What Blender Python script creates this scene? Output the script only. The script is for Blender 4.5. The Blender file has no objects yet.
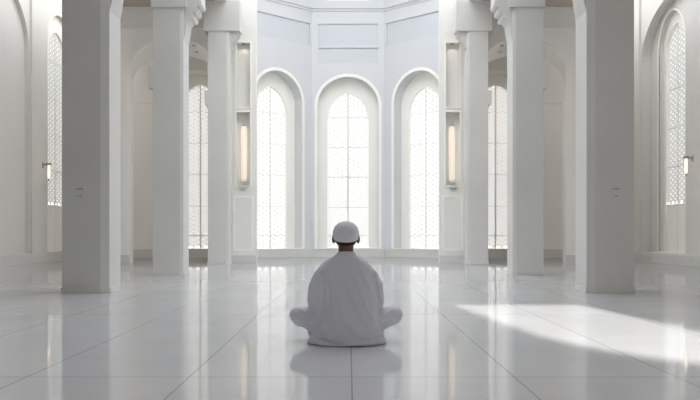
import bpy, bmesh, math, random
from mathutils import Vector, Matrix
from mathutils.geometry import tessellate_polygon

random.seed(7)
C = bpy.context.scene.collection
PI = math.pi

# ------------------------------------------------------------------ materials
def new_mat(name):
    m = bpy.data.materials.new(name); m.use_nodes = True
    return m, m.node_tree.nodes, m.node_tree.links, m.node_tree.nodes['Principled BSDF']

def plaster(name, col, rough=.55, var=.03, scale=1.3, bump=.02, spec=.4):
    m, N, L, b = new_mat(name)
    tc = N.new('ShaderNodeTexCoord')
    n1 = N.new('ShaderNodeTexNoise'); n1.inputs['Scale'].default_value = scale; n1.inputs['Detail'].default_value = 5
    L.new(tc.outputs['Object'], n1.inputs['Vector'])
    r = N.new('ShaderNodeValToRGB')
    r.color_ramp.elements[0].position = .3; r.color_ramp.elements[1].position = .7
    r.color_ramp.elements[0].color = (*[c*(1-var) for c in col], 1)
    r.color_ramp.elements[1].color = (*[min(1, c*(1+var*.5)) for c in col], 1)
    L.new(n1.outputs['Fac'], r.inputs['Fac']); L.new(r.outputs['Color'], b.inputs['Base Color'])
    b.inputs['Roughness'].default_value = rough
    b.inputs['Specular IOR Level'].default_value = spec
    if bump:
        n2 = N.new('ShaderNodeTexNoise'); n2.inputs['Scale'].default_value = 60; n2.inputs['Detail'].default_value = 3
        L.new(tc.outputs['Object'], n2.inputs['Vector'])
        bp = N.new('ShaderNodeBump'); bp.inputs['Strength'].default_value = bump; bp.inputs['Distance'].default_value = .02
        L.new(n2.outputs['Fac'], bp.inputs['Height']); L.new(bp.outputs['Normal'], b.inputs['Normal'])
    return m

def emission(name, col, s):
    m, N, L, b = new_mat(name)
    b.inputs['Base Color'].default_value = (*[c*.8 for c in col], 1)
    b.inputs['Emission Color'].default_value = (*col, 1)
    b.inputs['Emission Strength'].default_value = s
    b.inputs['Roughness'].default_value = .4
    return m

def floor_mat():
    m, N, L, b = new_mat('polished_marble_floor')
    g = N.new('ShaderNodeNewGeometry')
    sep = N.new('ShaderNodeSeparateXYZ'); L.new(g.outputs['Position'], sep.inputs[0])
    def math_(op, a, c=None, d=None):
        n = N.new('ShaderNodeMath'); n.operation = op
        for i, v in enumerate((a, c, d)):
            if v is None: continue
            if isinstance(v, (int, float)): n.inputs[i].default_value = v
            else: L.new(v, n.inputs[i])
        return n.outputs[0]
    def line(axis, off, pitch, half):
        t = math_('DIVIDE', math_('SUBTRACT', axis, off), pitch)
        f = math_('ABSOLUTE', math_('SUBTRACT', t, math_('ROUND', t)))
        return math_('LESS_THAN', math_('MULTIPLY', f, pitch), half)
    lx = line(sep.outputs['X'], .02, .88, .0035)
    ly = line(sep.outputs['Y'], 4.55, 3.52, .006)
    joint = math_('MAXIMUM', lx, ly)
    # cell tone
    def cell(axis, off, pitch): return math_('FLOOR', math_('DIVIDE', math_('SUBTRACT', axis, off), pitch))
    cx = cell(sep.outputs['X'], .02, .88); cy = cell(sep.outputs['Y'], 4.55, 3.52)
    cmb = N.new('ShaderNodeCombineXYZ'); L.new(cx, cmb.inputs[0]); L.new(cy, cmb.inputs[1])
    wn = N.new('ShaderNodeTexWhiteNoise'); wn.noise_dimensions = '3D'; L.new(cmb.outputs[0], wn.inputs['Vector'])
    nz = N.new('ShaderNodeTexNoise'); nz.inputs['Scale'].default_value = .9; nz.inputs['Detail'].default_value = 8
    nz.inputs['Distortion'].default_value = 1.2
    L.new(g.outputs['Position'], nz.inputs['Vector'])
    ramp = N.new('ShaderNodeValToRGB'); ramp.color_ramp.elements[0].position = .3; ramp.color_ramp.elements[1].position = .72
    ramp.color_ramp.elements[0].color = (.69, .70, .735, 1); ramp.color_ramp.elements[1].color = (.75, .76, .785, 1)
    L.new(nz.outputs['Fac'], ramp.inputs['Fac'])
    hv = N.new('ShaderNodeHueSaturation'); L.new(ramp.outputs['Color'], hv.inputs['Color'])
    L.new(math_('ADD', math_('MULTIPLY', wn.outputs['Value'], .05), .975), hv.inputs['Value'])
    mx = N.new('ShaderNodeMix'); mx.data_type = 'RGBA'
    L.new(joint, mx.inputs['Factor']); L.new(hv.outputs['Color'], mx.inputs['A'])
    mx.inputs['B'].default_value = (.38, .38, .38, 1)
    L.new(mx.outputs['Result'], b.inputs['Base Color'])
    n2 = N.new('ShaderNodeTexNoise'); n2.inputs['Scale'].default_value = 3.0; n2.inputs['Detail'].default_value = 2
    L.new(g.outputs['Position'], n2.inputs['Vector'])
    bp = N.new('ShaderNodeBump'); bp.inputs['Strength'].default_value = .012; bp.inputs['Distance'].default_value = .05
    L.new(n2.outputs['Fac'], bp.inputs['Height'])
    df = N.new('ShaderNodeBsdfDiffuse'); L.new(mx.outputs['Result'], df.inputs['Color'])
    gl = N.new('ShaderNodeBsdfGlossy'); gl.inputs['Roughness'].default_value = FLOOR_ROUGH
    L.new(bp.outputs['Normal'], gl.inputs['Normal'])
    fr = N.new('ShaderNodeFresnel'); fr.inputs['IOR'].default_value = 1.72
    ms = N.new('ShaderNodeMixShader')
    L.new(math_('MULTIPLY', fr.outputs[0], FLOOR_GLOSS), ms.inputs['Fac'])
    L.new(df.outputs[0], ms.inputs[1]); L.new(gl.outputs[0], ms.inputs[2])
    L.new(ms.outputs[0], N['Material Output'].inputs['Surface'])
    return m

FLOOR_ROUGH = .05; FLOOR_GLOSS = 1.0
M = {}
M['floor'] = floor_mat()
M['column'] = plaster('column_marble', (.62, .615, .59), .38, .05, .8, .01)
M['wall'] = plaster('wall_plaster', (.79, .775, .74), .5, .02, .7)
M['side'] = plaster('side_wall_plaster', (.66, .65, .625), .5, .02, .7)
M['apse'] = plaster('apse_plaster', (.645, .655, .675), .5, .02, .5)
M['reveal'] = plaster('cream_reveal_plaster', (.88, .865, .815), .5, .02, .9)
M['panel'] = plaster('inset_panel_plaster', (.60, .62, .65), .5, .02, .9)
M['base'] = plaster('baseboard_marble', (.60, .595, .57), .3, .05, 1.5, 0)
M['ceil'] = plaster('rosy_brown_ceiling', (.44, .37, .325), .6, .05, 1.2)
M['roof'] = plaster('roof_plaster', (.75, .75, .75), .7, .02, 1)
M['rear'] = plaster('rear_wall_dark', (.22, .21, .20), .6, .05, .8)  # dark tone chosen to keep bounce light off the column fronts
M['lattice'] = plaster('lattice_white', (.74, .74, .73), .5, .02, 2, 0)
def translucent(m, fac):
    N, Lk = m.node_tree.nodes, m.node_tree.links
    b = N['Principled BSDF']; t = N.new('ShaderNodeBsdfTranslucent'); t.inputs['Color'].default_value = (.85, .85, .84, 1)
    mx = N.new('ShaderNodeMixShader'); mx.inputs['Fac'].default_value = fac
    Lk.new(b.outputs[0], mx.inputs[1]); Lk.new(t.outputs[0], mx.inputs[2]); Lk.new(mx.outputs[0], N['Material Output'].inputs['Surface'])
translucent(M['lattice'], .28)
M['pane'] = emission('daylit_frosted_pane', (1.0, 1.0, .985), 1.14)
M['metal'] = plaster('brushed_nickel', (.45, .42, .40), .35, .05, 3, 0); M['metal'].node_tree.nodes['Principled BSDF'].inputs['Metallic'].default_value = .8
M['glow'] = emission('warm_lamp_glass', (1.0, .89, .76), .36)
M['sconce'] = emission('sconce_lamp_glass', (1.0, .86, .68), .95)
M['spot'] = emission('downlight_lens', (1.0, .9, .72), 6.0)
M['plate'] = plaster('switch_plastic', (.60, .60, .58), .4, .01, 3, 0)
M['slot'] = plaster('switch_dark', (.30, .30, .30), .5, .01, 3, 0)

# ------------------------------------------------------------------ mesh helpers
def link(name, bm, mat, parent=None, smooth=False, bevel=0, recalc=True):
    if recalc: bmesh.ops.recalc_face_normals(bm, faces=bm.faces)
    me = bpy.data.meshes.new(name); bm.to_mesh(me); bm.free()
    if mat: me.materials.append(M[mat] if isinstance(mat, str) else mat)
    for p in me.polygons: p.use_smooth = smooth
    o = bpy.data.objects.new(name, me); C.objects.link(o)
    if parent: o.parent = parent
    if bevel:
        b = o.modifiers.new('bevel', 'BEVEL'); b.width = bevel; b.segments = 2; b.limit_method = 'ANGLE'
    return o

def tag(o, label, cat=None, group=None, kind=None):
    o['label'] = label
    if cat: o['category'] = cat
    if group: o['group'] = group
    if kind: o['kind'] = kind
    return o

def empty(name, loc, rz=0):
    o = bpy.data.objects.new(name, None); C.objects.link(o)
    o.location = loc; o.rotation_euler = (0, 0, rz); o.empty_display_size = .1
    return o

def box(bm, x0, x1, y0, y1, z0, z1):
    v = [bm.verts.new((x, y, z)) for x in (x0, x1) for y in (y0, y1) for z in (z0, z1)]
    for f in ((0,1,3,2), (4,6,7,5), (0,4,5,1), (2,3,7,6), (0,2,6,4), (1,5,7,3)):
        bm.faces.new([v[i] for i in f])

def prism(bm, pts, axis, a0, a1):
    """extrude a 2-D outline; axis 'z': pts are (x,y); axis 'y': pts are (x,z)"""
    mk = (lambda p, a: (p[0], p[1], a)) if axis == 'z' else (lambda p, a: (p[0], a, p[1]))
    A = [bm.verts.new(mk(p, a0)) for p in pts]; B = [bm.verts.new(mk(p, a1)) for p in pts]
    bm.faces.new(A); bm.faces.new(B[::-1])
    n = len(pts)
    for i in range(n): bm.faces.new((A[i], A[(i+1) % n], B[(i+1) % n], B[i]))

def lathe(bm, prof, seg=24, origin=(0, 0, 0), M3=None):
    rings = []
    for r, z in prof:
        ring = []
        for k in range(seg):
            a = 2*PI*k/seg
            p = Vector((r*math.cos(a), r*math.sin(a), z))
            if M3: p = M3 @ p
            ring.append(bm.verts.new(p + Vector(origin)))
        rings.append(ring)
    for A, B in zip(rings, rings[1:]):
        for k in range(seg): bm.faces.new((A[k], A[(k+1) % seg], B[(k+1) % seg], B[k]))
    bm.faces.new(rings[0][::-1]); bm.faces.new(rings[-1])

class F:                                   # wall frame: u along the wall, h up, n = depth into the wall
    def __init__(s, o, u, n): s.o = Vector((*o, 0)); s.u = Vector((*u, 0)).normalized(); s.n = Vector((*n, 0)).normalized()
    def __call__(s, a, h, d=0): return s.o + s.u*a + s.n*d + Vector((0, 0, h))

def rect(a0, a1, h0, h1): return [(a0, h0), (a0, h1), (a1, h1), (a1, h0)]

def arch(c, w, h0, spring, top, n=14):     # pointed when tall, else elliptical
    hw = w/2; H = top-spring; P = [(c-hw, h0)]
    left = []
    if H > hw*1.02:
        cc = (H*H-hw*hw)/(2*hw); R = hw+cc; amax = math.atan2(H, cc)
        for i in range(n+1):
            a = amax*i/n; left.append((c+cc-R*math.cos(a), spring+R*math.sin(a)))
    else:
        for i in range(n+1):
            a = PI/2*i/n; left.append((c-hw*math.cos(a), spring+H*math.sin(a)))
    P += left + [(2*c-x, z) for x, z in left[-2::-1]] + [(c+hw, h0)]
    return P

def slab(bm, f, outer, holes, d0, d1, holes_back=None, outer_back=None):
    """a wall of outline `outer` with `holes` right through, front at depth d0, back at d1"""
    hb = holes_back or holes; ob = outer_back or outer
    sides = []
    for loops, d in (([outer]+holes, d0), ([ob]+hb, d1)):
        V = [bm.verts.new(f(a, h, d)) for lp in loops for a, h in lp]
        for t in tessellate_polygon([[Vector((a, h, 0)) for a, h in lp] for lp in loops]):
            if len(set(t)) == 3:
                try: bm.faces.new([V[i] for i in t])
                except ValueError: pass
        sides.append(V)
    k = 0
    for lp in [outer]+holes:
        n = len(lp)
        for i in range(n):
            j = (i+1) % n
            bm.faces.new((sides[0][k+i], sides[0][k+j], sides[1][k+j], sides[1][k+i]))
        k += n

def grow(loop, g, c):                     # offset an arch outline outwards (not below its foot)
    out = []
    n = len(loop)
    for i, (a, h) in enumerate(loop):
        if i == 0: out.append((a-g, h)); continue
        if i == n-1: out.append((a+g, h)); continue
        p, q = loop[i-1], loop[i+1]
        tx, tz = q[0]-p[0], q[1]-p[1]; L = math.hypot(tx, tz) or 1
        out.append((a-tz/L*g, h+tx/L*g))
    return out

# ------------------------------------------------------------------ windows
def lattice_mesh(f, hole, h0, d, cell=.14, bar=.0125, dep=.014):
    bm = bmesh.new()
    a0 = min(p[0] for p in hole); a1 = max(p[0] for p in hole); h1 = max(p[1] for p in hole)
    nx = max(1, round((a1-a0)/cell)); cw = (a1-a0)/nx; nz = math.ceil((h1-h0)/cw)
    c = (a0+a1)/2
    right = [(p[0], p[1]) for p in hole if p[0] >= c-1e-6]
    def width(h):
        best = 0
        for (x0, z0), (x1, z1) in zip(right, right[1:]):
            if min(z0, z1) <= h <= max(z0, z1) and abs(z1-z0) > 1e-9:
                best = max(best, x0+(x1-x0)*(h-z0)/(z1-z0)-c)
        return best
    def seg(p, q):
        m = ((p[0]+q[0])/2, (p[1]+q[1])/2)
        if abs(m[0]-c) > width(m[1])+.03 or m[1] > h1: return
        dx, dz = q[0]-p[0], q[1]-p[1]; L = math.hypot(dx, dz); nx_, nz_ = -dz/L*bar, dx/L*bar
        fr = [bm.verts.new(f(x, z, d)) for x, z in ((p[0]+nx_, p[1]+nz_), (q[0]+nx_, q[1]+nz_), (q[0]-nx_, q[1]-nz_), (p[0]-nx_, p[1]-nz_))]
        bk = [bm.verts.new(f(x, z, d+dep)) for x, z in ((p[0]+nx_, p[1]+nz_), (q[0]+nx_, q[1]+nz_), (q[0]-nx_, q[1]-nz_), (p[0]-nx_, p[1]-nz_))]
        bm.faces.new(fr); bm.faces.new((fr[0], fr[1], bk[1], bk[0])); bm.faces.new((fr[2], fr[3], bk[3], bk[2]))
    for i in range(nx):
        for j in range(nz):
            x = a0+(i+.5)*cw; z = h0+(j+.5+.5*(i % 2))*cw; r = cw*.37
            oc = [(x+r*math.cos(PI/8+k*PI/4), z+r*math.sin(PI/8+k*PI/4)) for k in range(8)]
            for k in range(8): seg(oc[k], oc[(k+1) % 8])
            e = cw/2
            for k, (sx, sz) in enumerate(((1, 1), (-1, 1), (-1, -1), (1, -1))):
                seg((x+sx*r*.66, z+sz*r*.66), (x+sx*e, z+sz*e))
            s = cw*.16
            seg((x-s, z-s), (x+s, z+s)); seg((x+s, z-s), (x-s, z+s))
    return bm

def build_window(num, label, f, c, opening, glass, h_lat, depth, rows, mold=.10):
    """f: wall frame; opening: arch outline in the wall; glass: arch outline of the light; depth: distance of the frame behind the wall face"""
    root = empty('window_%d' % num, f(c, 0, depth)); tag(root, label, 'window', kind='structure')
    inv = Matrix.Translation(-Vector(f(c, 0, depth)))
    def put(name, bm, mat, **k):
        bmesh.ops.transform(bm, matrix=inv, verts=bm.verts)
        return link(name, bm, mat, root, **k)
    a0 = min(p[0] for p in opening)-.06; a1 = max(p[0] for p in opening)+.06
    h0 = min(p[1] for p in opening)-.02; h1 = max(p[1] for p in opening)+.06
    bm = bmesh.new(); slab(bm, f, rect(a0, a1, h0, h1), [glass], depth, depth+.10); put('window_frame', bm, 'reveal')
    # moulding ring round the opening
    bm = bmesh.new()
    o1 = grow(opening, mold, c)
    ring = o1 + opening[::-1]
    n = len(o1)
    A = [bm.verts.new(f(a, h, -.014)) for a, h in o1]; B = [bm.verts.new(f(a, h, -.014)) for a, h in opening]
    A2 = [bm.verts.new(f(a, h, .0)) for a, h in o1]; B2 = [bm.verts.new(f(a, h, .02)) for a, h in opening]
    for i in range(n-1):
        bm.faces.new((A[i], A[i+1], B[i+1], B[i])); bm.faces.new((A[i], A[i+1], A2[i+1], A2[i])); bm.faces.new((B[i], B[i+1], B2[i+1], B2[i]))
    put('arch_molding', bm, 'reveal')
    put('lattice', lattice_mesh(f, glass, h_lat, depth+.05), 'lattice', recalc=False)
    # glazing bars
    bm = bmesh.new()
    gx0 = min(p[0] for p in glass); gx1 = max(p[0] for p in glass); gz0 = min(p[1] for p in glass); gz1 = max(p[1] for p in glass)
    def bar(x0, x1, z0, z1):
        v = [bm.verts.new(f(x, z, dd)) for x in (x0, x1) for z in (z0, z1) for dd in (depth+.035, depth+.062)]
        for q in ((0,1,3,2), (4,6,7,5), (0,4,5,1), (2,3,7,6), (0,2,6,4), (1,5,7,3)): bm.faces.new([v[i] for i in q])
    bar(c-.017, c+.017, gz0, gz1)
    for h in rows: bar(gx0-.01, gx1+.01, h-.013, h+.013)
    put('muntin_grid', bm, 'wall')
    bm = bmesh.new()
    bm.faces.new([bm.verts.new(f(a, h, depth+.105)) for a, h in rect(gx0-.05, gx1+.05, h_lat-.01, gz1+.05)])
    put('pane', bm, 'pane', recalc=False)
    if h_lat > gz0+.05:
        bm = bmesh.new(); slab(bm, f, rect(gx0-.02, gx1+.02, gz0-.02, h_lat), [], depth+.04, depth+.12); put('apron_panel', bm, 'reveal')
    # sill
    bm = bmesh.new()
    oa0 = min(p[0] for p in opening); oa1 = max(p[0] for p in opening); oh = min(p[1] for p in opening)
    v = [bm.verts.new(f(x, z, dd)) for x in (oa0+.005, oa1-.005) for z in (oh-.005, oh+.03) for dd in (-.02, depth+.01)]
    for q in ((0,1,3,2), (4,6,7,5), (0,4,5,1), (2,3,7,6), (0,2,6,4), (1,5,7,3)): bm.faces.new([v[i] for i in q])
    put('window_sill', bm, 'reveal')
    return root

def baseboard(name, f, a0, a1, label, h=.24, d=.03):
    bm = bmesh.new()
    v = [bm.verts.new(f(x, z, dd)) for x in (a0, a1) for z in (0, h) for dd in (-d, .02)]
    for q in ((0,1,3,2), (4,6,7,5), (0,4,5,1), (2,3,7,6), (0,2,6,4), (1,5,7,3)): bm.faces.new([v[i] for i in q])
    o = link(name, bm, 'base', bevel=.006); return tag(o, label, 'baseboard', kind='structure')

def struct(name, bm, mat, label, cat, **k):
    return tag(link(name, bm, mat, **k), label, cat, kind='structure')

# ------------------------------------------------------------------ floor, roof
bm = bmesh.new(); box(bm, -8.6, 8.6, -4.5, 28.5, -.2, 0)
struct('floor', bm, 'floor', 'polished white marble floor with thin grey tile joints', 'floor')

ROOF = 10.8; AISLE = 6.52; SIDE_H = 9.6
SKY_Y0, SKY_Y1 = 8.6, 24.0  # unseen roof gap, added and sized to light the nave
bm = bmesh.new()
box(bm, -3.7, 3.7, SKY_Y1, 28.5, ROOF, ROOF+.2)
box(bm, -3.7, 3.7, -4.5, SKY_Y0, ROOF, ROOF+.2)
struct('ceiling', bm, 'roof', 'white nave ceiling with an unseen skylight gap added to let in daylight', 'ceiling')
for s, side in ((-1, 'left'), (1, 'right')):
    bm = bmesh.new(); xs = sorted((s*3.3, s*6.42)); box(bm, xs[0], xs[1], -4.5, 26.4, AISLE, AISLE+.2)
    xs = sorted((s*6.42, s*8.6)); box(bm, xs[0], xs[1], -4.5, 13.5, SIDE_H, SIDE_H+.2)  # unseen outer roof, added to keep daylight off the near columns
    xs = sorted((s*6.80, s*8.6)); box(bm, xs[0], xs[1], 13.5, 26.4, SIDE_H, SIDE_H+.2)  # gap left beside this roof lets sky light into the aisle
    xs = sorted((s*6.30, s*6.42)); box(bm, xs[0], xs[1], -4.5, 13.5, AISLE, SIDE_H)
    struct('ceiling_aisle_%s' % side, bm, 'ceil', 'rosy brown ceiling over the %s aisle' % side, 'ceiling')

# ------------------------------------------------------------------ apse: three walls
Y0 = 27.3; HALF = 1.17
WH = ROOF+.1
GLASS_H0 = .30
def apse_wall(name, label, f, width, c, panels, clere=None):
    op = arch(c, 1.98, .27, 4.92, 5.86)
    holes = [op]
    cl = arch(c, 1.45, 8.36, 9.5, 10.45) if clere else None
    inset = [rect(*p) for p in panels]
    bm = bmesh.new()
    slab(bm, f, rect(0, width, 0, WH), [op]+inset+([cl] if cl else []), 0, .06)
    slab(bm, f, rect(0, width, 0, WH), [op]+([cl] if cl else []), .06, .36)
    w = struct(name, bm, 'apse', label, 'wall')
    for p in panels:
        b2 = bmesh.new(); slab(b2, f, rect(p[0]+.002, p[1]-.002, p[2]+.002, p[3]-.002), [], .045, .06)
        link('inset_panel', b2, 'panel', w)
    b2 = bmesh.new()
    for (h0, h1, d) in ((7.98, 8.06, .03), (8.06, 8.16, .07), (8.16, 8.22, .04)):
        v = [b2.verts.new(f(x, z, dd)) for x in (0, width) for z in (h0, h1) for dd in (-d, 0)]
        for q in ((0,1,3,2), (4,6,7,5), (0,4,5,1), (2,3,7,6), (0,2,6,4), (1,5,7,3)): b2.faces.new([v[i] for i in q])
    link('cornice', b2, 'apse', w)
    return op

def apse_glass(c): return arch(c, 1.33, GLASS_H0, 4.58, 5.40)
ROWS = [.70, 1.62, 2.62, 3.60, 4.58]

fc = F((-HALF, Y0), (1, 0), (0, 1))
op = apse_wall('wall_back', 'pale blue-white centre wall of the apse behind the seated man', fc, 2*HALF, HALF,
               [(.20, 2.14, 6.87, 7.58), (.20, 2.14, 6.30, 6.80)], True)
build_window(1, 'tall pointed lattice window straight behind the seated man', fc, HALF, op, apse_glass(HALF), GLASS_H0, .36, ROWS)
baseboard('baseboard_back', fc, 0, 2*HALF, 'baseboard below the centre apse window')
LW = 3.0; OC = .435+.99
s2 = math.sqrt(.5)
fl = F((-HALF, Y0), (-s2, -s2), (-s2, s2))
op = apse_wall('wall_back_left', 'angled apse wall left of the centre window', fl, LW, OC, [(.08, 2.35, 6.85, 7.58)])
build_window(2, 'tall pointed lattice window in the angled apse wall left of centre', fl, OC, op, apse_glass(OC), GLASS_H0, .36, ROWS)
baseboard('baseboard_back_left', fl, 0.03, LW, 'baseboard below the left angled apse window')
fr = F((HALF, Y0), (s2, -s2), (s2, s2))
op = apse_wall('wall_back_right', 'angled apse wall right of the centre window', fr, LW, OC, [(.08, 2.35, 6.85, 7.58)])
build_window(3, 'tall pointed lattice window in the angled apse wall right of centre', fr, OC, op, apse_glass(OC), GLASS_H0, .36, ROWS)
baseboard('baseboard_back_right', fr, 0.03, LW, 'baseboard below the right angled apse window')

# clerestory opening: sash only, clear to the sky
cw = empty('window_8', (0, Y0+.2, 8.36)); tag(cw, 'arched clerestory opening high over the centre apse window', 'window', kind='structure')
bm = bmesh.new(); cf = F((-HALF, 0.0), (1, 0), (0, 1))
cl = arch(HALF, 1.45, 8.36, 9.5, 10.45); ins = arch(HALF, 1.37, 8.40, 9.5, 10.39)
slab(bm, cf, cl, [ins], -.03, .03); bmesh.ops.translate(bm, vec=(0, 0, -8.36), verts=bm.verts)
link('window_frame', bm, 'lattice', cw)

# ------------------------------------------------------------------ things that repeat left / right
def mirror(s, x0, x1): return tuple(sorted((s*x0, s*x1)))

def sconce(name, loc, rz, label, group):
    """bracket on the wall (wall at local -y), cone lamp hanging below it"""
    r = empty(name, loc, rz); tag(r, label, 'wall lamp', group)
    bm = bmesh.new(); box(bm, -.05, .05, 0, .02, -.07, .07); link('wall_plate', bm, 'metal', r, bevel=.004)
    bm = bmesh.new(); box(bm, -.02, .02, .02, .20, -.005, .03); box(bm, -.045, .045, .10, .22, .0, .06); link('arm', bm, 'metal', r, bevel=.004)
    bm = bmesh.new(); lathe(bm, [(.028, 0), (.034, -.05), (.034, -.30), (.022, -.36)], 16, (0, .16, 0)); link('lamp_shade', bm, 'sconce', r, smooth=True)
    bm = bmesh.new(); lathe(bm, [(.024, -.36), (.018, -.40), (.006, -.42)], 16, (0, .16, 0)); link('finial', bm, 'metal', r, smooth=True)
    return r

def lamp_light(kind, loc, energy, col, size=.1, spot=None, rot=(0, 0, 0), parent=None):
    l = bpy.data.lights.new('lamp_light', kind); l.energy = energy; l.color = col
    if kind == 'AREA': l.size = size
    else: l.shadow_soft_size = size
    if spot: l.spot_size = spot; l.spot_blend = .6
    o = bpy.data.objects.new('lamp_light', l); C.objects.link(o); o.location = loc; o.rotation_euler = rot
    if parent: o.parent = parent
    return o

def downlight(loc, label, group, energy):
    r = empty('downlight', loc); tag(r, label, 'ceiling lamp', group)
    bm = bmesh.new()
    lathe(bm, [(.045, .02), (.062, .02), (.062, -.012), (.045, -.012)], 20); link('trim_ring', bm, 'metal', r, smooth=False)
    bm = bmesh.new(); lathe(bm, [(.044, -.002), (.044, -.008)], 20); link('lens', bm, 'spot', r)
    lamp_light('SPOT', (0, 0, -.03), energy, (1, .91, .78), .04, math.radians(140), parent=r)
    return r

COLS = {   # inner x, outer x, front y, depth, shaft top
    'near': (3.11, 3.72, 10.92, .60),
    'middle': (3.06, 3.63, 15.60, .57),
    'far': (2.945, 3.475, 20.80, .46),
}
def column(s, which, label):
    xi, xo, y, dep = COLS[which]
    cxm = s*(xi+xo)/2
    r = empty('column', (cxm, y+dep/2, 0)); tag(r, label, 'column', 'square columns along the nave', 'thing')
    inner = -s                                    # local direction towards the nave
    hw = (xo-xi)/2; hd = dep/2; ch = .12 if which == 'near' else .07
    def loc(pts): return [(inner*x, yy) for x, yy in pts]
    # shaft: chamfered on the nave side
    bm = bmesh.new()
    top = AISLE+.02
    prism(bm, loc([(-hw, -hd), (hw-ch*.9, -hd), (hw, -hd+ch*.28), (hw, hd-ch*.28), (hw-ch*.9, hd), (-hw, hd)]), 'z', .07, top)
    link('shaft', bm, 'column', r, bevel=.006)
    bm = bmesh.new()
    e = .012
    prism(bm, loc([(-hw-e, -hd-e), (hw-ch*.9, -hd-e), (hw+e, -hd+ch*.28), (hw+e, hd-ch*.28), (hw-ch*.9, hd+e), (-hw-e, hd+e)]), 'z', 0, .075)
    link('plinth', bm, 'column', r, bevel=.004)
    # capital
    if which == 'far':
        bm = bmesh.new()
        x0, x1 = sorted((inner*-(hw+.10), inner*(hw+.27)))
        box(bm, x0, x1, -hd-.03, hd, 5.78, top); link('capital', bm, 'column', r, bevel=.01)
        bm = bmesh.new()
        pr = [(hw-.02, 5.78), (hw+.22, 5.78), (hw+.215, 5.70), (hw+.16, 5.64), (hw+.12, 5.55), (hw+.05, 5.48), (hw+.03, 5.40), (hw-.02, 5.36)]
        prism(bm, [(inner*x, z) for x, z in pr], 'y', -hd+.06, hd-.02); link('corbel', bm, 'column', r, bevel=.006)
    else:
        b = 4.97 if which == 'middle' else 4.30     # underside of the abacus
        t = b-.22
        bm = bmesh.new()
        x0, x1 = sorted((inner*-(hw+.03), inner*(hw+.06)))
        box(bm, x0, x1, -hd-.03, hd+.03, b, b+.5)
        x0, x1 = sorted((inner*-(hw+.06), inner*(hw+.16)))
        box(bm, x0, x1, -hd-.06, hd+.06, b+.5, top)
        link('capital', bm, 'column', r, bevel=.01)
        bm = bmesh.new()
        pr = [(hw-.03, b+.5), (hw+.32, b+.5), (hw+.32, b+.16)]
        def scroll(cx, cz, rad, a0, a1, n=7):
            return [(cx+rad*math.cos(math.radians(a0+(a1-a0)*i/n)), cz+rad*math.sin(math.radians(a0+(a1-a0)*i/n))) for i in range(n+1)]
        pr += scroll(hw+.265, b+.10, .065, 20, -110)
        pr += [(hw+.25, b+.035)]
        pr += scroll(hw+.205, b-.03, .055, 30, -110)
        pr += [(hw+.18, b-.08)]
        pr += scroll(hw+.145, b-.15, .05, 30, -120)
        pr += [(hw+.08, t-.02), (hw+.055, t-.06), (hw+.03, t-.25), (hw-.03, t-.55)]
        prism(bm, [(inner*x, z) for x, z in pr], 'y', -hd+.05, hd-.05)
        link('corbel', bm, 'column', r, bevel=.004)
    if which != 'near':
        z0, z1 = (3.47, 3.86) if which == 'middle' else (3.95, 4.32)
        bm = bmesh.new()
        x0, x1 = sorted((inner*-(hw-.02), inner*-(hw+.08)))
        box(bm, x0, x1, -hd-.004, hd-.03, z0, z1); link('impost_block', bm, 'column', r, bevel=.006)
    return r

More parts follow.
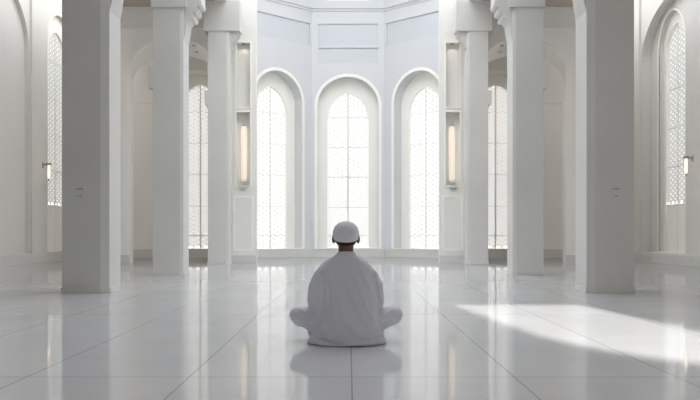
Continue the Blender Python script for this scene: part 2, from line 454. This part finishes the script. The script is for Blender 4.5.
for s, side in ((-1, 'left'), (1, 'right')):
    column(s, 'near', 'nearest and widest square white column on the %s, with a small switch plate' % side)
    column(s, 'middle', 'middle square white column on the %s, with a scrolled corbel at its top' % side)
    column(s, 'far', 'farthest square column on the %s, beside the lamp niche and apse' % side)
    # switch plate on the near column
    xi, xo, y, dep = COLS['near']
    px = s*3.48
    r = empty('switch_plate', (px, y, 1.31)); tag(r, 'small switch plate on the near face of the %s front column' % side, 'switch', 'switch plates on the front columns')
    bm = bmesh.new(); box(bm, -.06, .06, -.012, 0, -.075, .075); link('plate', bm, 'plate', r, bevel=.004)
    bm = bmesh.new(); box(bm, -.04, .04, -.02, -.012, .035, .052); link('rocker', bm, 'slot', r, bevel=.002)
    bm = bmesh.new(); box(bm, -.03, .03, -.02, -.012, -.052, -.04); link('rocker', bm, 'slot', r, bevel=.002)

    # nave upper wall above the columns
    bm = bmesh.new(); x0, x1 = mirror(s, 3.0, 3.6); box(bm, x0, x1, -4.5, 26.2, AISLE+.01, ROOF)
    struct('wall_nave_%s' % side, bm, 'wall', 'upper nave wall carried by the %s columns' % side, 'wall')

    # pier between far column and apse, with a tall lamp niche
    fp = F((s*2.39, 21.80), (s, 0), (0, 1))         # u runs outwards
    bm = bmesh.new()
    n1 = rect(.15, .51, 2.02, 3.92); n2 = rect(.15, .51, 4.05, 5.72)
    slab(bm, fp, rect(0, .84, 0, ROOF), [n1, n2], 0, .24)
    slab(bm, fp, rect(0, .84, 0, ROOF), [], .24, .34)
    w = struct('wall_pier_%s' % side, bm, 'wall', 'white pier with a tall lamp niche beside the far %s column' % side, 'wall')
    bm = bmesh.new()
    for nn in (n1, n2):
        o1 = [(nn[0][0]-.035, nn[0][1]-.035), (nn[1][0]-.035, nn[1][1]+.035), (nn[2][0]+.035, nn[2][1]+.035), (nn[3][0]+.035, nn[3][1]-.035)]
        slab(bm, fp, o1, [nn], -.02, .0)
    link('niche_molding', bm, 'reveal', w)
    bm = bmesh.new(); slab(bm, fp, rect(.06, .60, .32, 1.75), [rect(.11, .55, .37, 1.70)], -.015, 0); link('panel_molding', bm, 'reveal', w)
    baseboard('baseboard_pier_%s' % side, fp, -.02, .80, 'baseboard at the foot of the %s niche pier' % side, .2)
    lx = s*(2.39+.33)
    r = empty('wall_lantern', (lx, 21.98, 2.0)); tag(r, 'tall warm glowing lantern in the niche beside the far %s column' % side, 'wall lamp', 'tall lanterns in the pier niches')
    bm = bmesh.new(); box(bm, -.12, .12, -.26, .05, -.05, .02); box(bm, -.07, .07, -.22, -.02, -.12, -.05); link('bracket', bm, 'plate', r, bevel=.005)
    bm = bmesh.new(); lathe(bm, [(.05, .02), (.06, .05), (.03, .09), (.03, .12)], 16); link('lamp_base', bm, 'plate', r, smooth=True)
    bm = bmesh.new(); lathe(bm, [(.055, .12), (.075, .2), (.08, .6), (.085, 1.2), (.08, 1.5), (.05, 1.58)], 18); link('lamp_shade', bm, 'glow', r, smooth=True)
    bm = bmesh.new(); lathe(bm, [(.06, 1.57), (.05, 1.62), (.015, 1.66), (.01, 1.72)], 16); link('finial', bm, 'plate', r, smooth=True)
    downlight((lx, 21.92, 5.70), 'small bright spotlight at the top of the %s pier niche' % side, 'niche spotlights', 1.2)

    # short wall between pier and apse
    bm = bmesh.new(); x0, x1 = mirror(s, 3.20, 3.30); box(bm, x0, x1, 22.1, 26.2, 0, AISLE)
    struct('wall_apse_return_%s' % side, bm, 'wall', 'short wall between the %s aisle and the apse' % side, 'wall')

    # transverse arch wall across the aisle
    fa = F((s*3.30, 21.36), (s, 0), (0, 1))
    cA = 4.44-3.30
    front = arch(cA, 2.214, 0, 4.93, 5.74, 16)
    rear = arch(cA+.09, 2.34, 0, 4.80, 5.50, 16)
    bm = bmesh.new()
    outer = [(0, 0), (0, AISLE), (3.1, AISLE), (3.1, 0)]
    # outline that follows the opening so that the arch reaches the floor
    def gate(op): return [(0, 0), (0, AISLE), (3.1, AISLE), (3.1, 0)] + op[::-1]
    slab(bm, fa, gate(front), [], 0, .95, outer_back=gate(rear))
    w = struct('wall_arch_%s' % side, bm, 'wall', 'arched cross wall spanning the %s aisle' % side, 'wall')
    bm = bmesh.new()
    for h0, h1, d in ((5.97, 6.03, .03), (6.44, 6.52, .04)):
        slab(bm, fa, rect(0, 3.1, h0, h1), [], -d, 0)
    link('frieze_molding', bm, 'wall', w)
    bm = bmesh.new(); slab(bm, fa, rect(cA+1.107, cA+1.107+.9, .0, .22), [], -.025, .0); link('foot_molding', bm, 'base', w)
    for k, (aa, yy) in enumerate(((.50, 21.60), (.50, 21.95))):
        t = (yy-21.36)/.95
        hh = (1-t)*(4.93+.81*math.sqrt(1-(aa/1.107)**2)) + t*(4.80+.70*math.sqrt(1-((aa+.09)/1.17)**2))
        downlight((s*(4.44-aa), yy, hh+.0), '%s of two small spotlights in the %s aisle arch soffit' % (('nearer', 'farther')[k], side), 'arch soffit spotlights', 9)

    # aisle end wall with window
    fe = F((s*3.20, 26.0), (s, 0), (0, 1))
    c = 4.64-3.20
    op = arch(c, 1.98, .27, 4.80, 5.72); gl = arch(c, 1.33, GLASS_H0, 4.60, 5.42)
    bm = bmesh.new(); slab(bm, fe, [(0, 0), (0, AISLE), (3.25, AISLE), (3.25, SIDE_H), (5.4, SIDE_H), (5.4, 0)], [op]+([rect(.55, 1.30, 6.12, 6.44)] if s < 0 else []), 0, .36)  # hidden slit on the left, cut to let in a sun streak
    w = struct('wall_aisle_end_%s' % side, bm, 'wall', 'end wall of the %s aisle with one lattice window' % side, 'wall')
    bm = bmesh.new()
    slab(bm, fe, rect(2.58, 5.0, 2.19, 2.23), [], -.02, 0); slab(bm, fe, rect(2.58, 5.0, 4.80, 4.86), [], -.03, 0)
    link('string_course', bm, 'wall', w)
    build_window(4 if s < 0 else 5, 'lattice window glimpsed between the middle and far columns on the %s' % side, fe, c, op, gl, GLASS_H0, .36, ROWS)
    baseboard('baseboard_aisle_end_%s' % side, fe, 0.1, 4.8, 'baseboard along the end wall of the %s aisle' % side, .28)

# unseen downlights, added to brighten and warm the aisles
for s, side in ((-1, 'left'), (1, 'right')):
    for x, y, where, e in ((4.7, 24.2, 'behind the arch', 60), (4.9, 19.0, 'in front of the arch', 40)):
        downlight((s*x, y, AISLE-.012), 'unseen downlight added to warm the %s aisle %s' % (side, where), 'added unseen aisle downlights', e)

# ------------------------------------------------------------------ side walls
def side_wall(s, side, niches):
    f = F((s*8.0, 0), (0, 1), (s, 0))
    bm = bmesh.new()
    slab(bm, f, rect(-4.5, 26.4, 0, SIDE_H), [n for n in niches], 0, .10)
    slab(bm, f, rect(-4.5, 26.4, 0, SIDE_H), niches[-1:], .10, .12)
    slab(bm, f, rect(14, 26.4, 0, SIDE_H), niches[-1:], .12, .25)
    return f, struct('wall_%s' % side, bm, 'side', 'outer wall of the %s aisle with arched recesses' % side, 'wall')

def tall_arch(c, w, h0, spring, top): return arch(c, w, h0, spring, top, 16)

# left: blind arched recess at the picture edge, then a window in its own recess
bl = tall_arch(19.2, 3.75, .27, 5.35, 6.75)
wl = tall_arch(23.36, 1.95, .27, 5.9, 6.80)
f, w = side_wall(-1, 'left', [bl, wl])
gl = arch(23.36, 1.36, .30, 5.6, 6.34)
build_window(6, 'lattice window seen at a steep angle at the left edge of the near left column', f, 23.36, wl, gl, 1.55, .10, [1.5, 2.5, 3.5, 4.5, 5.5], .06)
bm = bmesh.new(); slab(bm, f, rect(21.15, 21.80, 0, SIDE_H-.3), [], -.05, 0); link('pilaster', bm, 'side', w, bevel=.006)
baseboard('baseboard_left', f, 14, 26, 'baseboard along the left outer wall', .25, .06)
# right: one broad arched recess with the window in it
br = tall_arch(20.4, 5.0, .27, 5.45, 6.75)
wr = None
f = F((8.0, 0), (0, 1), (1, 0))
bm = bmesh.new()
slab(bm, f, rect(-4.5, 26.4, 0, SIDE_H), [br], 0, .25)
wo = tall_arch(21.42, 1.75, .27, 5.5, 6.45)
slab(bm, f, rect(-4.5, 26.4, 0, SIDE_H), [wo], .25, .5)
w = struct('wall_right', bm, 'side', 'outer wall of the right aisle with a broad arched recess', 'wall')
f2 = F((8.25, 0), (0, 1), (1, 0))
gr = arch(21.42, 1.42, .30, 5.35, 6.12)
build_window(7, 'lattice window in the broad arched recess near the right picture edge', f2, 21.42, wo, gr, 1.52, .12, [1.5, 2.5, 3.5, 4.5, 5.3], .05)
bm = bmesh.new(); slab(bm, f, rect(22.95, 23.7, 0, SIDE_H-.3), [], -.05, 0); link('pilaster', bm, 'side', w, bevel=.006)
baseboard('baseboard_right', f, 14, 26, 'baseboard along the right outer wall', .25, .06)

sc = sconce('wall_sconce', (-8.0, 22.02, 2.56), -PI/2, 'small sconce on the left wall beside the steeply seen window', 'sconces on the outer walls')
sc2 = sconce('wall_sconce', (8.25, 20.1, 2.56), PI/2, 'small sconce beside the window at the right picture edge', 'sconces on the outer walls')

# unseen rear wall, kept dark so little light reaches the column fronts
bm = bmesh.new(); box(bm, -8.6, 8.6, -4.7, -4.5, 0, ROOF)
struct('wall_front', bm, 'rear', 'unseen wall behind the viewer, darkened to dim the columns', 'wall')

#PERSON_START
# ------------------------------------------------------------------ the seated man
def ball(bm, c, r, sx=1, sy=1, sz=1, seg=16, rot=None):
    m = Matrix.Diagonal((r*sx, r*sy, r*sz, 1))
    if rot: m = rot.to_4x4() @ m
    bmesh.ops.create_uvsphere(bm, u_segments=seg, v_segments=max(8, seg*2//3), radius=1, matrix=Matrix.Translation(c) @ m)

def limb(bm, pts, rad, seg=14):
    """tapered closed tubes with round joints, to be fused by the remesher"""
    pts = [Vector(p) for p in pts]
    for p, r in zip(pts, rad): ball(bm, p, r, seg=seg)
    for p, q, r, t in zip(pts, pts[1:], rad, rad[1:]):
        d = (q-p)
        if d.length < 1e-5: continue
        m = Matrix.Translation((p+q)/2) @ d.to_track_quat('Z', 'Y').to_matrix().to_4x4()
        bmesh.ops.create_cone(bm, cap_ends=True, segments=seg, radius1=r, radius2=t, depth=d.length, matrix=m)

def loft(bm, rows, seg=40, power=2.3):
    rings = []
    for z, hx, hy, cx, cy in rows:
        ring = []
        for k in range(seg):
            a = 2*PI*k/seg; ca, sa = math.cos(a), math.sin(a)
            ring.append(bm.verts.new((cx+hx*math.copysign(abs(ca)**(2/power), ca), cy+hy*math.copysign(abs(sa)**(2/power), sa), z)))
        rings.append(ring)
    for A, B in zip(rings, rings[1:]):
        for k in range(seg): bm.faces.new((A[k], A[(k+1) % seg], B[(k+1) % seg], B[k]))
    bm.faces.new(rings[0][::-1]); bm.faces.new(rings[-1])

def fuse(bm, voxel, smooth_it, smooth_f=.5):
    """one continuous skin over overlapping closed pieces"""
    me = bpy.data.meshes.new('tmp'); bmesh.ops.recalc_face_normals(bm, faces=bm.faces); bm.to_mesh(me); bm.free()
    o = bpy.data.objects.new('tmp', me); C.objects.link(o)
    r = o.modifiers.new('r', 'REMESH'); r.mode = 'VOXEL'; r.voxel_size = voxel
    if smooth_it:
        s = o.modifiers.new('s', 'SMOOTH'); s.iterations = smooth_it; s.factor = smooth_f
    dg = bpy.context.evaluated_depsgraph_get()
    out = bpy.data.meshes.new_from_object(o.evaluated_get(dg))
    bpy.data.objects.remove(o)
    return out

def add_mesh(name, me, mat, parent):
    me.name = name; me.materials.clear(); me.materials.append(M[mat])
    for p in me.polygons: p.use_smooth = True
    o = bpy.data.objects.new(name, me); C.objects.link(o); o.parent = parent
    return o

M['skin'] = plaster('brown_skin', (.16, .085, .055), .5, .06, 12, .02)
M['hair'] = plaster('black_hair', (.012, .010, .009), .6, .3, 60, .2)
M['robe'] = plaster('pale_lavender_cotton', (.72, .735, .81), .85, .03, 4, .04, .15)
M['cap'] = plaster('pale_cap_cotton', (.77, .765, .84), .85, .03, 8, .05, .15)
M['eye'] = plaster('eye_white', (.36, .34, .32), .2, .02, 4, 0)

man = empty('person', (-.015, 5.965, 0))
tag(man, 'man in a pale grey robe and white cap sitting cross-legged on the floor', 'person', kind='thing')

# body
bm = bmesh.new()
loft(bm, [(.05, .16, .11, 0, .0), (.12, .175, .125, 0, .0), (.2, .16, .115, 0, .0), (.3, .145, .10, 0, .01), (.4, .155, .105, 0, .015),
          (.48, .155, .095, 0, .015), (.54, .12, .07, 0, .02), (.585, .075, .055, 0, .03), (.62, .056, .056, 0, .035)], 28)
limb(bm, [(0, .035, .58), (0, .045, .64), (0, .055, .72)], [.056, .054, .058])
ball(bm, (0, .062, .765), 1, .080, .098, .082, 24)              # skull
ball(bm, (0, .095, .715), 1, .062, .068, .062, 20)              # jaw
ball(bm, (0, .128, .672), 1, .026, .024, .020, 12)              # chin
limb(bm, [(0, .152, .768), (0, .170, .730), (0, .168, .724)], [.009, .013, .014], 12); ball(bm, (.014, .160, .722), .009, seg=10); ball(bm, (-.014, .160, .722), .009, seg=10)  # nose
limb(bm, [(-.046, .126, .776), (-.020, .146, .774), (.020, .146, .774), (.046, .126, .776)], [.009, .010, .010, .009], 10)  # brow
limb(bm, [(-.020, .150, .700), (0, .157, .702), (.020, .150, .700)], [.006, .008, .006], 8)
limb(bm, [(-.018, .148, .690), (0, .155, .688), (.018, .148, .690)], [.006, .009, .006], 8)
for s in (-1, 1):
    ball(bm, (s*.087, .045, .738), 1, .013, .024, .034, 12, Matrix.Rotation(s*.35, 3, 'Z'))
    limb(bm, [(s*.05, .03, .53), (s*.150, .02, .49), (s*.205, .025, .40), (s*.217, .06, .265)], [.04, .044, .042, .036])
    limb(bm, [(s*.222, .06, .265), (s*.195, .18, .235), (s*.155, .285, .225)], [.038, .036, .025])
    # palm resting on the lap, fingers curled over the shin
    pa, pb = Vector((s*.150, .300, .222)), Vector((s*.125, .365, .205))
    limb(bm, [pa, (pa+pb)/2, pb], [.024, .028, .025])
    limb(bm, [pa+Vector((s*.018, .02, -.002)), pb+Vector((s*.022, 0, -.002))], [.018, .017]); limb(bm, [pa+Vector((-s*.018, .01, 0)), pb+Vector((-s*.022, -.008, 0))], [.018, .017])
    for k, L in enumerate((.062, .072, .067, .052)):
        off = (.0345-.023*k)                                       # index on the inner side
        b0 = pb+Vector((-s*off, -.008+.006*(1 if k in (1, 2) else 0), 0))
        dv = Vector((-s*.30, .86, -.28)).normalized(); d2 = Vector((-s*.25, .62, -.72)).normalized(); d3 = Vector((-s*.2, .25, -.95)).normalized()
        p1 = b0+dv*L*.5; p2 = p1+d2*L*.35; p3 = p2+d3*L*.28
        limb(bm, [b0, p1, p2, p3], [.0092, .0086, .0080, .0070], 10)
    t0 = pa+Vector((-s*.022, .012, 0)); t1 = t0+Vector((-s*.030, .018, -.006)); t2 = t1+Vector((-s*.016, .028, -.010))
    limb(bm, [t0, t1, t2], [.014, .011, .009], 10)
    # crossed legs
    limb(bm, [(s*.09, .02, .11), (s*.23, .10, .155), (s*.335, .17, .172)], [.09, .07, .05])
    limb(bm, [(s*.335, .17, .172), (s*.17, .30, .105), (s*-.02, .345+.03*s, .062)], [.056, .050, .036])
    limb(bm, [(s*-.02, .345+.03*s, .062), (s*-.09, .36+.03*s, .040), (s*-.15, .40+.03*s, .030)], [.036, .032, .022])
body = add_mesh('body', fuse(bm, .0048, 2), 'skin', man)
for s in (-1, 1):
    b2 = bmesh.new(); ball(b2, (s*.030, .1440,   .750), .0105, seg=14); link('eye', b2, 'eye', man, smooth=True)
    b2 = bmesh.new(); ball(b2, (s*.030, .1528, .750), .0050, seg=10); link('iris', b2, 'hair', man, smooth=True)

# hair: a close shell below the cap
bm = bmesh.new()
bmesh.ops.create_uvsphere(bm, u_segments=40, v_segments=28, radius=1, matrix=Matrix.Translation((0, .056, .760)) @ Matrix.Diagonal((.0865, .102, .088, 1)))
def hairline(v):
    front = (v.y-.056)/.104
    low = .682 if front < -.1 else .682+.075*min(1, (front+.1)/.5)
    return v.z > low and front < .62
bmesh.ops.delete(bm, geom=[v for v in bm.verts if not hairline(v.co)], context='VERTS')
h = link('hair', bm, 'hair', man, smooth=True)
sm = h.modifiers.new('solid', 'SOLIDIFY'); sm.thickness = .012; sm.offset = -1

# cap
bm = bmesh.new()
prof = [(.086, 0), (.091, -.002), (.0935, .006), (.0945, .022), (.0935, .026), (.0945, .032), (.0925, .050), (.087, .070), (.077, .088), (.062, .103), (.042, .114), (.02, .120), (.004, .1215)]
rot = Matrix.Rotation(math.radians(17), 3, 'X') @ Matrix.Diagonal((1, 1.12, 1))
lathe(bm, prof, 40, (0, .060, .7435), rot)
link('cap', bm, 'cap', man, smooth=True)

# robe
bm = bmesh.new()
loft(bm, [(.004, .283, .212, .012, .0), (.025, .278, .210, .012, .0), (.055, .245, .198, .006, .0), (.13, .228, .185, 0, .0), (.2, .222, .17, 0, .005),
          (.3, .212, .152, 0, .012), (.4, .200, .137, 0, .02), (.47, .196, .124, 0, .022), (.515, .206, .110, 0, .022), (.55, .186, .096, 0, .025),
          (.58, .153, .086, 0, .03), (.605, .110, .075, 0, .034), (.621, .080, .068, 0, .036), (.632, .064, .064, 0, .037)], 48)
for s in (-1, 1):
    limb(bm, [(s*.13, .02, .505), (s*.168, .02, .475), (s*.206, .025, .40), (s*.217, .04, .31), (s*.214, .07, .255)], [.062, .062, .062, .062, .054], 20)
    limb(bm, [(s*.214, .07, .255), (s*.19, .18, .232), (s*.160, .265, .225)], [.054, .054, .046], 20)
    limb(bm, [(s*.10, .02, .115), (s*.24, .10, .165), (s*.335, .16, .178), (s*.352, .170, .182)], [.112, .092, .068, .062], 24)
    limb(bm, [(s*.335, .18, .165), (s*.17, .30, .105), (s*-.01, .345+.03*s, .072)], [.066, .070, .060], 20)
    ball(bm, (s*.13, .12, .06), 1, .15, .15, .06)
ball(bm, (0, .20, .10), 1, .22, .16, .10)
me = fuse(bm, .008, 5, .5)

def L(px, py): return ((px-345.0)/143.0, .78-(py-233)/144.0)
folds = [   # polyline in the back view, height of the fold (m), half-width
    ([(340,272),(348,285),(354,299),(359,311),(366,322),(380,338)], .010, .016),
    ([(335,292),(340,305),(345,321),(354,332),(363,338)], .008, .016),
    ([(360,268),(366,284),(370,299),(374,313)], .008, .014),
    ([(353,272),(360,290),(366,308),(376,326)], .006, .013),
    ([(330,276),(331,290),(333,306),(334,324)], .005, .014),
    ([(326,290),(326,305),(324,322)], .005, .012),
    ([(319,322),(321,332),(330,338),(346,339)], .006, .011),
    ([(310,338),(322,346),(345,345),(370,343),(389,338)], .008, .010),
    ([(320,272),(321,284),(321,299),(318,314)], -.006, .012),
    ([(372,264),(374,284),(377,300),(379,312)], -.006, .012),
    ([(317,316),(317,328),(318,339),(330,342),(345,343)], -.006, .010),
    ([(344,340),(358,341),(372,341),(386,337)], -.006, .010),
    ([(368,322),(374,316),(382,312)], -.006, .012),
    ([(322,322),(316,318),(308,313)], -.006, .012),
    ([(340,312),(347,327),(356,336)], -.0015, .010),
    ([(346,272),(353,288),(359,302),(364,314)], -.0015, .009),
    ([(298,312),(306,317),(314,320)], .004, .008), ([(296,321),(305,323),(314,323)], .004, .008), ([(300,330),(307,328),(314,325)], .004, .007),
    ([(392,312),(385,318),(377,320)], .004, .008), ([(394,322),(385,324),(378,323)], .004, .008),
]
folds = [([L(*p) for p in pl], a, w*1.12) for pl, a, w in folds]
def pdist(x, z, pl):
    best = 9; tt = 0; n = len(pl)-1
    for i in range(n):
        ax, az = pl[i]; bx, bz = pl[i+1]; dx, dz = bx-ax, bz-az
        t = max(0, min(1, ((x-ax)*dx+(z-az)*dz)/(dx*dx+dz*dz)))
        d = math.hypot(x-ax-dx*t, z-az-dz*t)
        if d < best: best = d; tt = (i+t)/n
    return best, tt
for v in me.vertices:
    x, y, z = v.co; n = v.normal.copy()
    back = max(0, min(1, (.35-n.y)/.5)) * (1 if y < .24 else 0)
    disp = 0
    if back:
        for pl, a, w in folds:
            d, t = pdist(x, z, pl)
            if d < 3*w: disp += a*math.exp(-(d/w)**2)*min(1, 5*t+.25)*min(1, 5*(1-t)+.25)
        disp *= back*2.5
    disp += .0025*math.sin(9*x+21*z+3*math.sin(7*z))*math.sin(13*y+5*x)
    v.co = v.co + n*disp
    if z < .05 and y < .05: v.co += Vector((n.x, n.y, 0))*(.010*math.sin(17*x+1.3)+.007*math.sin(41*x))
    if v.co.z < .004: v.co.z = .004
robe = add_mesh('robe', me, 'robe', man)
sm = robe.modifiers.new('smooth', 'SMOOTH'); sm.iterations = 3; sm.factor = .35
# stand-up collar band
bm = bmesh.new()
lathe(bm, [(.060, -.012), (.0665, -.012), (.0645, .012), (.0615, .014), (.058, .012)], 32, (0, .0375, .630), Matrix.Rotation(math.radians(-6), 3, 'X'))
link('collar', bm, 'robe', man, smooth=True)
#PERSON_END

# ------------------------------------------------------------------ light
sun = bpy.data.lights.new('sun', 'SUN'); so = bpy.data.objects.new('sun', sun); C.objects.link(so)
d = Vector((.10, -1, -.459)); so.rotation_euler = d.to_track_quat('-Z', 'Y').to_euler()
sun.energy = 9.5; sun.angle = math.radians(.6); sun.color = (1, .97, .9)

wd = bpy.data.worlds.new('sky'); bpy.context.scene.world = wd; wd.use_nodes = True
bg = wd.node_tree.nodes['Background']; bg.inputs['Color'].default_value = (.92, .955, 1.0, 1); bg.inputs['Strength'].default_value = 3.6

# ------------------------------------------------------------------ camera
cam = bpy.data.cameras.new('camera'); co = bpy.data.objects.new('camera', cam); C.objects.link(co)
co.location = (0, 0, .78); co.rotation_euler = (PI/2, 0, 0)
cam.sensor_width = 36; cam.lens = 840/700*36
cam.shift_x = 2/700; cam.shift_y = 33/700
cam.clip_end = 200
sce = bpy.context.scene; sce.camera = co
sce.view_settings.view_transform = 'Standard'; sce.view_settings.look = 'None'
sce.view_settings.gamma = 1; sce.view_settings.use_curve_mapping = False
sce.view_settings.exposure = 0.2
sce.cycles.use_denoising = True
sce.cycles.max_bounces = 12; sce.cycles.diffuse_bounces = 8; sce.cycles.glossy_bounces = 6
sce.cycles.sample_clamp_indirect = 8
